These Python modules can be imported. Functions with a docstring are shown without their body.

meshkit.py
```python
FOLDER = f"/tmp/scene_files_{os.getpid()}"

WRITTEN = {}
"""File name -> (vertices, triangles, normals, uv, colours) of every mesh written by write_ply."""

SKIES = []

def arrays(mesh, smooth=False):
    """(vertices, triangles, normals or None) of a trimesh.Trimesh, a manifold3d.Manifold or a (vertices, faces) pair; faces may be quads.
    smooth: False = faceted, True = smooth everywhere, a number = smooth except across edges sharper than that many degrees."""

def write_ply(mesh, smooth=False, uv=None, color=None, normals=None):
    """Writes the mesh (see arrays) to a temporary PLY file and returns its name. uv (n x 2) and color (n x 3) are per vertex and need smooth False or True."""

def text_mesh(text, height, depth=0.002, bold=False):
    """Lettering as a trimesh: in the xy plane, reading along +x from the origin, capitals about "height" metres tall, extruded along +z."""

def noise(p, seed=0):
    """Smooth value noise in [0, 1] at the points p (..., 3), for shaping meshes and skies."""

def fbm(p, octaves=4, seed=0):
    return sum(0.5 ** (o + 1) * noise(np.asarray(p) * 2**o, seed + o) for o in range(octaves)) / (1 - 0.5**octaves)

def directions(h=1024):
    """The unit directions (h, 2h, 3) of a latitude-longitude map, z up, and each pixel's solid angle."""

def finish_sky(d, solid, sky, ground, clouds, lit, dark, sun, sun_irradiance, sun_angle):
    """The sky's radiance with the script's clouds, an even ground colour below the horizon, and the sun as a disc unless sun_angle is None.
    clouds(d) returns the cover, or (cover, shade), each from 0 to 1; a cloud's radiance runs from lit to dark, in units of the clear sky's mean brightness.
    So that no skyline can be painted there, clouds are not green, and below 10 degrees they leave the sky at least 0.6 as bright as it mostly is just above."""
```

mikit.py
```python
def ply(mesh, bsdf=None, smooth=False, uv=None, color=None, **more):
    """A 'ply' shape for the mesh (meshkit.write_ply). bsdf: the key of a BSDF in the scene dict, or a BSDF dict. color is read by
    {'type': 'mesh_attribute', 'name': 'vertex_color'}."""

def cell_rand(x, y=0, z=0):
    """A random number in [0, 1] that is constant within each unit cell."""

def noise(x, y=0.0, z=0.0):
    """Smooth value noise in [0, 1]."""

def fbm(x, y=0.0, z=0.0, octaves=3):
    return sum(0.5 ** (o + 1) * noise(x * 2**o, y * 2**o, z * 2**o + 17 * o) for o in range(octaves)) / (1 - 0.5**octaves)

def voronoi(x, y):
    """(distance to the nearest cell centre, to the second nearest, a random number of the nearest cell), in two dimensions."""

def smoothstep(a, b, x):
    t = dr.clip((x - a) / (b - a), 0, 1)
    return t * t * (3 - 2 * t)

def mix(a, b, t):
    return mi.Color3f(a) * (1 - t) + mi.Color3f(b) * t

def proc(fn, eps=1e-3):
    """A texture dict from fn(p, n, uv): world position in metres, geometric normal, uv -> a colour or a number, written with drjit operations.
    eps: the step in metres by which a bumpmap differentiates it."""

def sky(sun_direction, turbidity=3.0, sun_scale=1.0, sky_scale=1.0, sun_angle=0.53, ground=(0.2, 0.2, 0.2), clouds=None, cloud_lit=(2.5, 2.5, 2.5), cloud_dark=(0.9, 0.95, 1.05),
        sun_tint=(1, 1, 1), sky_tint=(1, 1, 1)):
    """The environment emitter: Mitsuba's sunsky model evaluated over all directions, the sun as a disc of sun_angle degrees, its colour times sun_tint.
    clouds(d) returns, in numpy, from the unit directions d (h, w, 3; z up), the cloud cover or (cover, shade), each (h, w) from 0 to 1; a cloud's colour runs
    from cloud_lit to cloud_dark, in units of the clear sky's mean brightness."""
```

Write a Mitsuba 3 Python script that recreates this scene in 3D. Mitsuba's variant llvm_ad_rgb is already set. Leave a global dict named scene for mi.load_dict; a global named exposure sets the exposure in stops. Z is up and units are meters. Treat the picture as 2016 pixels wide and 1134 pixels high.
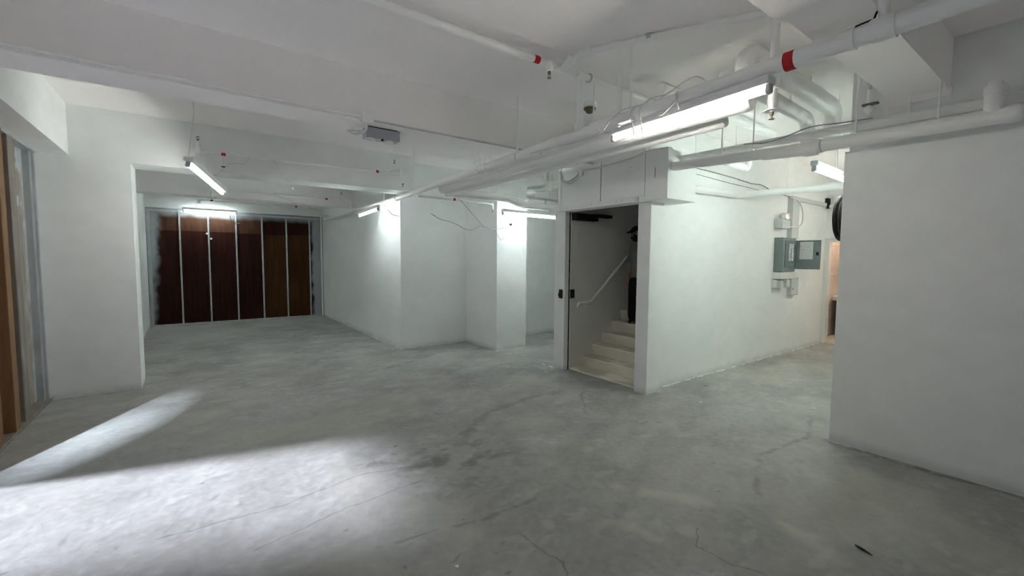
import math, random
import numpy as np, trimesh, mitsuba as mi, drjit as dr, mikit
from mikit import noise, fbm, smoothstep, mix, proc, ply
import manifold3d as m3
random.seed(7); rng = np.random.default_rng(7)
T = mi.ScalarTransform4f
scene, labels = {'type': 'scene'}, {}

# ------------------------------------------------------------------ camera, sky, exposure
RT = np.array([0.80650078, -0.59119227, 0.00694164]); UP = np.array([0.03346231, 0.05736491, 0.99779233]); FW = np.array([0.59028532, 0.80448801, -0.0660475])
EYE = np.array([0, 0, 1.5])
scene['camera'] = {'type': 'perspective', 'fov': math.degrees(2 * math.atan(1008 / 856.5)), 'fov_axis': 'x', 'near_clip': 0.02, 'far_clip': 200.0,
                   'to_world': T().look_at(origin=EYE.tolist(), target=(EYE + FW).tolist(), up=UP.tolist())}
SUN_EL = math.radians(37); SUN_H = np.array([0.96, -0.28])
SUN = np.array([-SUN_H[0] * math.cos(SUN_EL), -SUN_H[1] * math.cos(SUN_EL), math.sin(SUN_EL)])
scene['sky'] = mikit.sky(SUN.tolist(), turbidity=4.0, sun_scale=1.42, sky_scale=0.6, sun_angle=8.0, ground=(0.3, 0.3, 0.3), sun_tint=(0.68, 0.885, 1.45), sky_tint=(1.05, 0.98, 1.0))
# the second, narrow streak on the floor: the sun thrown back by the windows across the street, through the same doorway
GLINT_TO = np.array([-0.66, 5.0, 0.0]); GLINT_D = np.array([0.47, 0.85, -0.36]); GLINT_D = GLINT_D / np.linalg.norm(GLINT_D)
scene['glint'] = {'type': 'spot', 'to_world': T().look_at(origin=(GLINT_TO - 12 * GLINT_D).tolist(), target=GLINT_TO.tolist(), up=[0, 0, 1]), 'cutoff_angle': 2.0, 'beam_width': 0.3, 'intensity': {'type': 'rgb', 'value': [250.0, 285.0, 330.0]}}
exposure = 2.87
LAMP = 16.0          # radiance of the tubes

# ------------------------------------------------------------------ materials
def tex(fn, eps=1e-3): return proc(fn, eps)
def diffuse(name, fn, rough=0.85, spec=0.25, bump=None, scale=0.001):
    b = {'type': 'principled', 'base_color': fn if isinstance(fn, dict) else {'type': 'rgb', 'value': list(fn)}, 'roughness': rough, 'specular': spec}
    if bump is not None:
        b = {'type': 'bumpmap', 'arbitrary': bump, 'scale': scale, 'nested': b}
    scene[name] = {'type': 'twosided', 'bsdf': b}

def wall_fn(p, n, uv):
    a = fbm(p.x * 1.3 + p.y * 0.7, p.y * 1.1, p.z * 1.2, 3); b = fbm(p.x * 9, p.y * 9, p.z * 9, 2)
    base = mix((0.79, 0.805, 0.795), (0.835, 0.845, 0.835), smoothstep(0.3, 0.7, a))
    base = base * (0.96 + 0.06 * b)
    grime = smoothstep(0.10, 0.0, p.z + 0.05 * (b - 0.5)) * 0.18
    return base * (1 - grime)
diffuse('mat_wall', tex(wall_fn), 0.7, 0.25)
diffuse('mat_ceiling', tex(lambda p, n, uv: mix((0.85, 0.825, 0.81), (0.885, 0.86, 0.845), fbm(p.x * 0.9, p.y * 0.9, p.z, 3))), 0.9, 0.15)
diffuse('mat_pipe', tex(lambda p, n, uv: mix((0.82, 0.82, 0.80), (0.87, 0.87, 0.855), fbm(p.x * 6, p.y * 6, p.z * 6, 2))), 0.45, 0.4)
diffuse('mat_pipe_gray', (0.50, 0.51, 0.50), 0.5, 0.4)
diffuse('mat_post_gray', tex(lambda p, n, uv: mix((0.15, 0.13, 0.11), (0.25, 0.225, 0.20), fbm(p.x * 30, p.y * 30, p.z * 3, 3))), 0.5, 0.4)
diffuse('mat_trough', (0.52, 0.54, 0.53), 0.5, 0.4)
diffuse('mat_red', (0.42, 0.012, 0.018), 0.55, 0.4)
diffuse('mat_black', (0.014, 0.014, 0.014), 0.6, 0.15)
diffuse('mat_seam', (0.30, 0.30, 0.29), 0.8, 0.2)
diffuse('mat_lamp_body', (0.72, 0.73, 0.73), 0.4, 0.4)
diffuse('mat_lamp_cap', (0.42, 0.43, 0.43), 0.5, 0.4)
diffuse('mat_white_plastic', (0.72, 0.72, 0.70), 0.4, 0.4)
diffuse('mat_gray_plastic', (0.33, 0.34, 0.37), 0.45, 0.4)
diffuse('mat_panel_gray', tex(lambda p, n, uv: mix((0.135, 0.165, 0.165), (0.165, 0.20, 0.195), fbm(p.x * 5, p.y * 5, p.z * 5, 2))), 0.45, 0.4)
diffuse('mat_panel_dark', (0.10, 0.125, 0.125), 0.5, 0.4)
diffuse('mat_paper', tex(lambda p, n, uv: mix((0.58, 0.60, 0.60), (0.33, 0.35, 0.36), smoothstep(0.62, 0.7, noise(p.y * 40, 3.0, dr.floor(p.z * 55) * 7.1)) * smoothstep(0.35, 0.45, noise(1.0, 2.0, dr.floor(p.z * 55) * 3.3)) * smoothstep(0.2, 0.3, dr.abs(p.z * 55 - dr.floor(p.z * 55) - 0.5) * -1 + 0.5))), 0.8, 0.2)
scene['mat_steel'] = {'type': 'twosided', 'bsdf': {'type': 'principled', 'base_color': tex(lambda p, n, uv: mix((0.40, 0.42, 0.44), (0.58, 0.60, 0.62), fbm(p.x * 14, p.y * 14, p.z * 5, 3))), 'metallic': 0.55, 'roughness': 0.42, 'specular': 0.5}}
scene['mat_chrome'] = {'type': 'twosided', 'bsdf': {'type': 'principled', 'base_color': {'type': 'rgb', 'value': [0.55, 0.53, 0.50]}, 'metallic': 0.9, 'roughness': 0.3}}
scene['mat_brass'] = {'type': 'twosided', 'bsdf': {'type': 'principled', 'base_color': {'type': 'rgb', 'value': [0.16, 0.14, 0.10]}, 'metallic': 0.5, 'roughness': 0.5}}
diffuse('mat_door_metal', (0.35, 0.36, 0.37), 0.5, 0.4)
diffuse('mat_bronze', (0.04, 0.032, 0.027), 0.6, 0.2)
diffuse('mat_rim', (0.13, 0.11, 0.105), 0.4, 0.5)
diffuse('mat_brown_sensor', (0.10, 0.085, 0.055), 0.5, 0.4)
diffuse('mat_wood_post', tex(lambda p, n, uv: mix((0.16, 0.085, 0.04), (0.24, 0.14, 0.07), fbm(p.y * 40, p.x * 40, p.z * 2.2, 3))), 0.6, 0.3)

def ply_sheet(dark, light, spray):
    def fn(p, n, uv):
        g = fbm(p.x * 34, p.y * 34, p.z * 1.6, 3); h = fbm(p.x * 2.2, p.y * 2.2, p.z * 1.4, 3)
        c = mix(dark, light, smoothstep(0.2, 0.8, 0.55 * g + 0.45 * h))
        s = spray(p, fbm(p.x * 7, p.y * 7, p.z * 5, 3))
        return mix(c, (0.44, 0.47, 0.49), dr.clip(s, 0, 1))
    return tex(fn)
# white overspray that the painters left on the rim of the brown sheets of the far wall: first bay left and top, last bay right
def spray_far(p, w):
    left = smoothstep(-0.50, -0.66, p.x + 0.16 * (w - 0.5) + 0.10 * smoothstep(2.2, 0.3, p.z)) * 0.8
    top = smoothstep(2.34, 2.48, p.z + 0.08 * (w - 0.5)) * 0.75
    right = smoothstep(2.455, 2.54, p.x + 0.16 * (w - 0.5)) * 0.9
    return dr.maximum(dr.maximum(left, top), right)
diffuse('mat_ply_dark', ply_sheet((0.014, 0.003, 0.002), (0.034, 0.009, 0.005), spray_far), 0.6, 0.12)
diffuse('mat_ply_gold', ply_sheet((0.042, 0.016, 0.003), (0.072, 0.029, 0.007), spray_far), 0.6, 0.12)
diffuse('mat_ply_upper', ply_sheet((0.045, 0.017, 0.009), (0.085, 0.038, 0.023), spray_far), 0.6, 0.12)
diffuse('mat_ply_left', ply_sheet((0.22, 0.12, 0.055), (0.36, 0.21, 0.11), lambda p, w: mi.Float(0) * p.z), 0.6, 0.3)
diffuse('mat_ply_sprayed', ply_sheet((0.20, 0.17, 0.14), (0.32, 0.28, 0.235), lambda p, w: dr.maximum(0.8 * smoothstep(6.12, 6.30, p.y + 0.25 * (w - 0.5)), smoothstep(0.56, 0.64, w) * smoothstep(1.0, 1.9, p.z)) * 0.95), 0.6, 0.3)
diffuse('mat_ply_red', ply_sheet((0.10, 0.03, 0.012), (0.18, 0.07, 0.03), lambda p, w: mi.Float(0) * p.z), 0.6, 0.3)
diffuse('mat_step', tex(lambda p, n, uv: mix((0.72, 0.685, 0.58), (0.79, 0.755, 0.65), fbm(p.x * 7, p.y * 7, p.z * 7, 3)) * (1 - 0.35 * smoothstep(0.8, 0.95, n.z) * smoothstep(0.35, 0.6, fbm(p.x * 4, p.y * 3, 2.0, 3)))), 0.7, 0.25)
diffuse('mat_tile', tex(lambda p, n, uv: mix((0.56, 0.50, 0.455), (0.68, 0.62, 0.57), fbm(p.x * 4, p.y * 4, p.z * 9, 3))), 0.35, 0.4)
diffuse('mat_grout', (0.30, 0.25, 0.20), 0.8, 0.2)
diffuse('mat_stone', tex(lambda p, n, uv: mix((0.45, 0.42, 0.36), (0.58, 0.55, 0.48), fbm(p.x * 9, p.y * 9, p.z * 9, 3))), 0.4, 0.4)
diffuse('mat_ceramic', (0.80, 0.80, 0.78), 0.15, 0.5)
diffuse('mat_vanity', (0.09, 0.065, 0.05), 0.5, 0.4)
scene['mat_mirror'] = {'type': 'twosided', 'bsdf': {'type': 'roughconductor', 'material': 'Al', 'alpha': 0.03}}
diffuse('mat_cable', (0.66, 0.66, 0.64), 0.5, 0.3)
diffuse('mat_cable_gray', (0.27, 0.28, 0.28), 0.6, 0.3)
diffuse('mat_sidewalk', tex(lambda p, n, uv: mix((0.42, 0.40, 0.39), (0.52, 0.50, 0.49), fbm(p.x * 3, p.y * 3, 0.0, 3))), 0.9, 0.1)
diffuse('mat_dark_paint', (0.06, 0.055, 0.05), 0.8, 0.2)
diffuse('mat_inner_wall', tex(lambda p, n, uv: mix((0.60, 0.60, 0.56), (0.68, 0.68, 0.64), fbm(p.x * 2, p.y * 2, p.z * 2, 3))), 0.8, 0.2)
diffuse('mat_street', (0.16, 0.15, 0.145), 0.9, 0.1)
diffuse('mat_skin', (0.30, 0.17, 0.11), 0.55, 0.3)
diffuse('mat_shirt', (0.16, 0.155, 0.145), 0.9, 0.1)
diffuse('mat_trousers', (0.010, 0.010, 0.012), 0.9, 0.1)
diffuse('mat_cap', (0.012, 0.012, 0.013), 0.8, 0.2)

# concrete floor: trowelled grey screed with dust, scrapes, cracks and white paint along the wall feet
CRACKS = [([(0.9, 3.11), (1.18, 3.05), (1.43, 2.98), (1.53, 2.96), (1.72, 3.06), (1.97, 3.28), (2.34, 3.50), (2.64, 3.56), (3.33, 3.62)], 0.075, 0.45),
          ([(0.72, 2.15), (1.02, 2.12), (1.33, 2.04), (1.71, 2.03)], 0.018, 0.5), ([(1.40, 1.81), (1.40, 1.66), (1.43, 1.5), (1.38, 1.43), (1.5, 1.3)], 0.006, 0.7),
          ([(2.24, 1.27), (2.09, 1.19), (2.10, 1.04), (2.16, 0.89), (2.2, 0.75)], 0.006, 0.7), ([(1.11, 5.40), (1.63, 5.58), (2.43, 5.86), (3.09, 6.23), (3.45, 6.21)], 0.06, 0.5),
          ([(4.24, 1.3), (4.24, 0.6), (4.24, -2.0)], 0.07, 0.8), ([(-0.2, 2.9), (0.4, 2.87), (0.9, 2.98), (1.3, 2.85)], 0.010, 0.6), ([(0.2, 2.5), (0.7, 2.62), (1.2, 2.66)], 0.010, 0.5), ([(3.05, 2.9), (3.3, 3.2), (3.55, 3.45)], 0.03, 0.45), ([(2.9, 1.25), (3.5, 1.5), (4.2, 1.42), (4.8, 1.6)], 0.04, 0.5)]
ARCS = [([(1.61, 2.22), (1.89, 2.14), (2.11, 2.02), (2.28, 1.82), (2.36, 1.6), (2.55, 1.36), (2.63, 1.11), (2.66, 0.86), (2.58, 0.72)], 0.10, 0.6), ([(1.5, 1.6), (1.75, 1.62), (1.95, 1.5), (2.0, 1.3)], 0.07, 0.35)]
WALLFEET = [((2.74, 12.0), (2.74, 6.82)), ((2.74, 6.82), (3.4, 6.82)), ((4.3, 3.04), (9.3, 3.04)), ((3.97, 5.82), (4.57, 5.82)), ((4.02, 4.5), (4.02, 4.75)), ((4.27, 2.95), (4.27, 3.05)), ((4.25, 1.29), (4.25, 1.05))]
def seg_d(x, y, a, b):
    ax, ay, bx, by = a[0], a[1], b[0], b[1]; L = (bx - ax) ** 2 + (by - ay) ** 2
    t = dr.clip(((x - ax) * (bx - ax) + (y - ay) * (by - ay)) / L, 0, 1)
    return dr.sqrt(dr.square(x - ax - t * (bx - ax)) + dr.square(y - ay - t * (by - ay)))
def line_d(x, y, pts):
    d = mi.Float(9)
    for a, b in zip(pts[:-1], pts[1:]): d = dr.minimum(d, seg_d(x, y, a, b))
    return d
def floor_fn(p, n, uv):
    x, y = p.x, p.y
    wx = x + 0.10 * (fbm(x * 5, y * 5, 1.0, 3) - 0.5); wy = y + 0.10 * (fbm(x * 5, y * 5, 9.0, 3) - 0.5)
    big = fbm(wx * 0.7, wy * 0.7, 3.0, 4); mid = fbm(wx * 2.6 + 5, wy * 3.4, 5.0, 4); fine = fbm(x * 30, y * 30, 2.0, 3)
    sweep = fbm((wx * 0.9 + wy * 0.4) * 2.2, (wy * 0.9 - wx * 0.4) * 9, 7.0, 4)
    c = mix((0.245, 0.243, 0.230), (0.325, 0.323, 0.308), smoothstep(0.32, 0.68, 0.5 * big + 0.5 * mid))
    c = c * (0.86 + 0.22 * fine + 0.22 * (sweep - 0.5))
    c = mix(c, (0.40, 0.39, 0.33), 0.30 * smoothstep(0.55, 0.72, fbm(wx * 1.2 + 20, wy * 1.2, 4.0, 4)))
    chips = smoothstep(0.74, 0.88, fbm(wx * 14, wy * 26, 8.0, 3)) * smoothstep(0.4, 0.7, mid)
    c = c * (1 - 0.30 * chips)
    dust = smoothstep(0.62, 0.80, fbm(wx * 6 + 3, wy * 9, 13.0, 4))
    c = mix(c, (0.40, 0.398, 0.375), 0.35 * dust)
    dirt = smoothstep(0.9, 0.2, dr.sqrt(dr.square((x - 1.55) * 1.1) + dr.square((y - 2.75) * 1.6))) * smoothstep(0.45, 0.75, fbm(wx * 5, wy * 7, 21.0, 4))
    c = c * (1 - 0.40 * dirt)
    for pts, w, k in ARCS:
        d = line_d(wx, wy, pts)
        c = mix(c, (0.42, 0.41, 0.345), k * smoothstep(w, w * 0.1, d) * smoothstep(0.35, 0.6, mid))
    for pts, w, k in CRACKS:
        d = line_d(wx, wy, pts) if w > 0.012 else line_d(x + 0.03 * (fbm(x * 18, y * 18, 0.0, 2) - 0.5), y + 0.03 * (fbm(x * 18, y * 18, 6.0, 2) - 0.5), pts)
        rough = smoothstep(0.30, 0.62, fbm(x * 13, y * 13, 4.0, 3)) if w > 0.012 else mi.Float(1)
        c = c * (1 - k * 0.45 * smoothstep(w, w * 0.15, d) * rough)
    e = mi.Float(9)
    for a, b in WALLFEET: e = dr.minimum(e, seg_d(x, y, a, b))
    c = mix(c, (0.70, 0.71, 0.69), 0.8 * smoothstep(0.022, 0.008, e - 0.055 * (fbm(x * 16, y * 16, 11.0, 2) - 0.62)))
    return c
def floor_bump(p, n, uv):
    x, y = p.x, p.y
    return fbm(x * 3, y * 4, 1.0, 4) * 1.4 + fbm(x * 10 + y * 5, y * 14 - x * 6, 5.0, 3) * 0.55 + fbm(x * 34, y * 40, 2.0, 2) * 0.22
diffuse('mat_floor', tex(floor_fn), 0.75, 0.3, bump=tex(floor_bump, 4e-3), scale=0.013)

# ------------------------------------------------------------------ mesh helpers
def box(x0, x1, y0, y1, z0, z1, bev=0.0):
    if bev <= 0:
        return trimesh.creation.box(extents=(x1 - x0, y1 - y0, z1 - z0), transform=trimesh.transformations.translation_matrix(((x0 + x1) / 2, (y0 + y1) / 2, (z0 + z1) / 2)))
    b = min(bev, (x1 - x0) / 2.01, (y1 - y0) / 2.01, (z1 - z0) / 2.01); pts = []
    for sx in (0, 1):
        for sy in (0, 1):
            for sz in (0, 1):
                c = np.array([(x0, x1)[sx], (y0, y1)[sy], (z0, z1)[sz]], float); s = np.array([1 - 2 * sx, 1 - 2 * sy, 1 - 2 * sz]) * b
                for k in range(3):
                    q = c + s; q[k] = c[k]; pts.append(q)
    return trimesh.convex.convex_hull(np.array(pts))
def join(*ms): return trimesh.util.concatenate([m for m in ms if m is not None])
def rounded(pts, r, n=5):
    """The polyline with its corners rounded off by arcs of radius about r."""
    pts = [np.array(p, float) for p in pts]; out = [pts[0]]
    for a, b, c in zip(pts[:-2], pts[1:-1], pts[2:]):
        u, v = a - b, c - b; lu, lv = np.linalg.norm(u), np.linalg.norm(v); d = min(r, lu * 0.45, lv * 0.45)
        p, q = b + u / lu * d, b + v / lv * d
        for t in np.linspace(0, 1, n): out.append((1 - t) ** 2 * p + 2 * t * (1 - t) * b + t * t * q)
    return out + [pts[-1]]
def tube(pts, r, n=14, corner=0.0, caps=True):
    pts = [np.array(p, float) for p in (rounded(pts, corner) if corner and len(pts) > 2 else pts)]
    keep = [pts[0]] + [b for a, b in zip(pts[:-1], pts[1:]) if np.linalg.norm(b - a) > 1e-6]; pts = np.array(keep)
    rs = np.full(len(pts), r) if np.isscalar(r) else np.asarray(r)
    tan = np.gradient(pts, axis=0); tan /= np.linalg.norm(tan, axis=1, keepdims=True)
    u = np.cross(tan[0], [0.123, 0.456, 0.87]); u /= np.linalg.norm(u); rings = []
    for i in range(len(pts)):
        u = u - tan[i] * (u @ tan[i]); u /= np.linalg.norm(u); w = np.cross(tan[i], u)
        a = np.arange(n) * 2 * math.pi / n
        rings.append(pts[i] + rs[i] * (np.cos(a)[:, None] * u + np.sin(a)[:, None] * w))
    v = np.vstack(rings + [pts[:1], pts[-1:]]); f = []
    for i in range(len(pts) - 1):
        for k in range(n):
            a, b, c, d = i * n + k, i * n + (k + 1) % n, (i + 1) * n + (k + 1) % n, (i + 1) * n + k
            f += [(a, b, c), (a, c, d)]
    if caps:
        s, e = len(pts) * n, len(pts) * n + 1; L = (len(pts) - 1) * n
        for k in range(n): f += [(s, (k + 1) % n, k), (e, L + k, L + (k + 1) % n)]
    return trimesh.Trimesh(v, f, process=False)
def cyl(a, b, r, n=20): return tube([a, b], r, n)
def ring(c, d, r, w, n=20):
    c, d = np.array(c, float), np.array(d, float); d /= np.linalg.norm(d)
    return tube([c - d * w / 2, c + d * w / 2], r, n)
def lathe(profile, origin, axis=(0, 0, 1), n=24):
    """profile: (radius, height) pairs turned about the axis."""
    m = trimesh.creation.revolve(np.array(profile), sections=n)
    m.apply_transform(trimesh.geometry.align_vectors([0, 0, 1], axis)); m.apply_translation(origin); m.fix_normals()
    return m
def sph(c, r, sub=2, scale=(1, 1, 1)):
    m = trimesh.creation.icosphere(subdivisions=sub, radius=1); m.apply_scale(np.array(scale) * r); m.apply_translation(c); return m
def wire(pts, r, n=7, sub=6):
    """A limp wire: Catmull-Rom through the points."""
    P = np.array(pts, float); P = np.vstack([2 * P[0] - P[1], P, 2 * P[-1] - P[-2]]); out = []
    for i in range(1, len(P) - 2):
        for t in np.linspace(0, 1, sub, endpoint=False):
            a, b, c, d = P[i - 1:i + 3]
            out.append(0.5 * (2 * b + (c - a) * t + (2 * a - 5 * b + 4 * c - d) * t * t + (3 * b - a - 3 * c + d) * t ** 3))
    return tube(out + [P[-2]], r, n)

used = {}
def numbered(key):
    k = used.get(key, -1) + 1; used[key] = k
    return key if k == 0 else f'{key}_{k:03d}'
def thing(name, label=None, cat=None, group=None, kind=None):
    key = numbered(name); d = {}
    if label: d['label'] = label
    if cat: d['category'] = cat
    if group: d['group'] = group
    if kind: d['kind'] = kind
    labels[key] = d; return key
def part(parent, name, mesh, mat, smooth=35, label=None, kind=None, **more):
    key = numbered(parent + '__' + name); scene[key] = ply(mesh, mat, smooth=smooth, **more)
    if label or kind: labels[key] = {k: v for k, v in (('label', label), ('kind', kind)) if v}
    return key
def single(name, mesh, mat, label=None, cat=None, group=None, kind=None, smooth=35):
    key = thing(name, label, cat, group, kind); scene[key] = ply(mesh, mat, smooth=smooth); return key
def struct(name, mesh, mat, label=None, smooth=False): return single(name, mesh, mat, label, None, None, 'structure', smooth)

# ------------------------------------------------------------------ the setting
ZC = 3.07
struct('floor', box(-1.26, 9.6, -3.2, 12.4, -0.2, 0.0), 'mat_floor', 'worn grey concrete floor with cracks, dust and white paint drips')
struct('ceiling', join(box(-1.5, 9.6, -3.4, 3.08, ZC, ZC + 0.2), box(-1.5, 9.6, 4.30, 12.4, ZC, ZC + 0.2), box(-1.5, 5.3, 3.07, 4.31, ZC, ZC + 0.2), box(9.2, 9.6, 3.07, 4.31, ZC, ZC + 0.2)), 'mat_ceiling', 'white painted concrete ceiling with deep beams')
part('ceiling', 'slab_step', box(-1.2, 4.25, -3.2, 2.48, ZC - 0.035, ZC + 0.05), 'mat_ceiling', False)
part('ceiling', 'beam', box(-1.26, 5.9, 3.75, 4.09, 2.655, ZC + 0.02, 0.006), 'mat_ceiling', False, 'nearest white ceiling beam, with a conduit along its face')
part('ceiling', 'beam', box(-0.53, 2.80, 6.42, 6.84, 2.53, ZC + 0.02), 'mat_wall', False, 'second white ceiling beam, over the wide opening')
part('ceiling', 'beam', box(-0.80, 2.76, 9.12, 9.45, 2.535, ZC + 0.02, 0.006), 'mat_ceiling', False, 'third white ceiling beam, nearest the brown panels')

# left wall, with the street door opening nearer than the frame
w = thing('wall_left', 'left wall of plywood sheets between posts under a white header', None, None, 'structure')
part(w, 'header', box(-1.50, -1.0, -3.2, 6.45, 2.55, ZC + 0.02), 'mat_wall', False, 'white header over the plywood')
for a, b, z0, z1 in ((-3.2, 0.5, -0.1, 2.56), (1.95, 2.35, -0.1, 2.56), (0.5, 1.95, -0.1, 0.2), (0.5, 1.95, 2.45, 2.56)):
    part(w, 'masonry', box(-1.50, -1.26, a, b, z0, z1), 'mat_wall', False)
part(w, 'transom', box(-1.50, -1.27, 2.34, 4.28, 1.97, 2.56), 'mat_ply_red', False)
def left_sheet(y0, y1, mat, dx=0.0): part(w, 'plywood_sheet', box(-1.36, -1.31 + dx, y0, y1, 0.04, 2.55), mat, False)
left_sheet(5.66, 6.30, 'mat_ply_sprayed'); left_sheet(5.42, 5.68, 'mat_ply_left'); left_sheet(5.02, 5.44, 'mat_ply_left'); left_sheet(4.62, 5.04, 'mat_ply_red'); left_sheet(4.26, 4.64, 'mat_ply_left')
part(w, 'metal_stud', join(box(-1.36, -1.262, 6.30, 6.44, 0, 2.55), box(-1.30, -1.245, 6.38, 6.425, 0, 2.552)), 'mat_steel', False)
part(w, 'post', box(-1.36, -1.235, 5.585, 5.74, 0.02, 2.55, 0.006), 'mat_post_gray', False)
part(w, 'post', box(-1.36, -1.23, 5.30, 5.42, 0, 2.55, 0.004), 'mat_wood_post', False)
part(w, 'post', box(-1.36, -1.25, 4.98, 5.08, 0, 2.55, 0.004), 'mat_wood_post', False)
part(w, 'post', box(-1.44, -1.24, 4.25, 4.37, 0, 2.55, 0.004), 'mat_wood_post', False)
part(w, 'batten', box(-1.31, -1.285, 5.08, 5.30, 2.02, 2.07), 'mat_wood_post', False)
part(w, 'track', box(-1.37, -1.235, 4.37, 6.43, 2.53, 2.556), 'mat_steel', False)
part(w, 'sill', box(-1.37, -1.225, 4.37, 6.43, 0, 0.03, 0.004), 'mat_post_gray', False)

# pier of the left wall, and the far bay behind it
struct('wall_pier', box(-1.50, -0.515, 6.42, 6.92, -0.1, ZC + 0.02), 'mat_wall', 'white pier beside the wide opening')
struct('wall_recess', box(-1.50, -0.775, 6.90, 12.3, -0.1, ZC + 0.02), 'mat_wall', 'white side wall behind the pier')
struct('wall_center', join(box(2.745, 3.99, 6.82, 12.4, -0.1, ZC + 0.02), box(3.97, 4.575, 5.83, 12.4, -0.1, ZC + 0.02)), 'mat_wall', 'white stepped wall in the middle of the basement')
struct('wall_back', join(box(4.56, 9.6, 6.77, 7.2, -0.1, ZC + 0.02), box(9.3, 9.6, 4.3, 6.8, -0.1, ZC + 0.02)), 'mat_wall', 'white wall behind the stair')
w = thing('wall_far', 'far wall of brown plywood sheets between bright steel studs', None, None, 'structure')
part(w, 'header', box(-0.80, 2.76, 12.05, 12.3, 2.55, ZC + 0.02), 'mat_wall', False, 'white band above the plywood')
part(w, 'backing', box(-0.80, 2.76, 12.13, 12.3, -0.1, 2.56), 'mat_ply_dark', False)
SX = [-0.735, -0.205, 0.315, 0.845, 1.375, 1.90, 2.43, 2.735]
for i, (a, b) in enumerate(zip(SX[:-1], SX[1:])):
    j = 2.06 + 0.012 * rng.uniform(-1, 1)
    low = 'mat_ply_gold' if i in (4, 5) else 'mat_ply_dark'
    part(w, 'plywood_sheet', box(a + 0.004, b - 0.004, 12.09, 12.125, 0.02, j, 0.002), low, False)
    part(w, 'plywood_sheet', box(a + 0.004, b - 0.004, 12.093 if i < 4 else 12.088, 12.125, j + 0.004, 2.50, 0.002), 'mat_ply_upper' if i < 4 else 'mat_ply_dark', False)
for i, a in enumerate(SX):
    h = 0.016 if 0 < i < 7 else 0.03
    part(w, 'metal_stud', join(box(a - h, a + h, 12.055, 12.07, 0.02, 2.51), box(a - h, a - h + 0.003, 12.06, 12.12, 0.02, 2.51), box(a + h - 0.003, a + h, 12.06, 12.12, 0.02, 2.51)), 'mat_steel', False)
part(w, 'track', join(box(-0.775, 2.745, 12.045, 12.12, 2.50, 2.52), box(-0.775, 2.745, 12.045, 12.05, 2.47, 2.52)), 'mat_steel', False)
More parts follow.
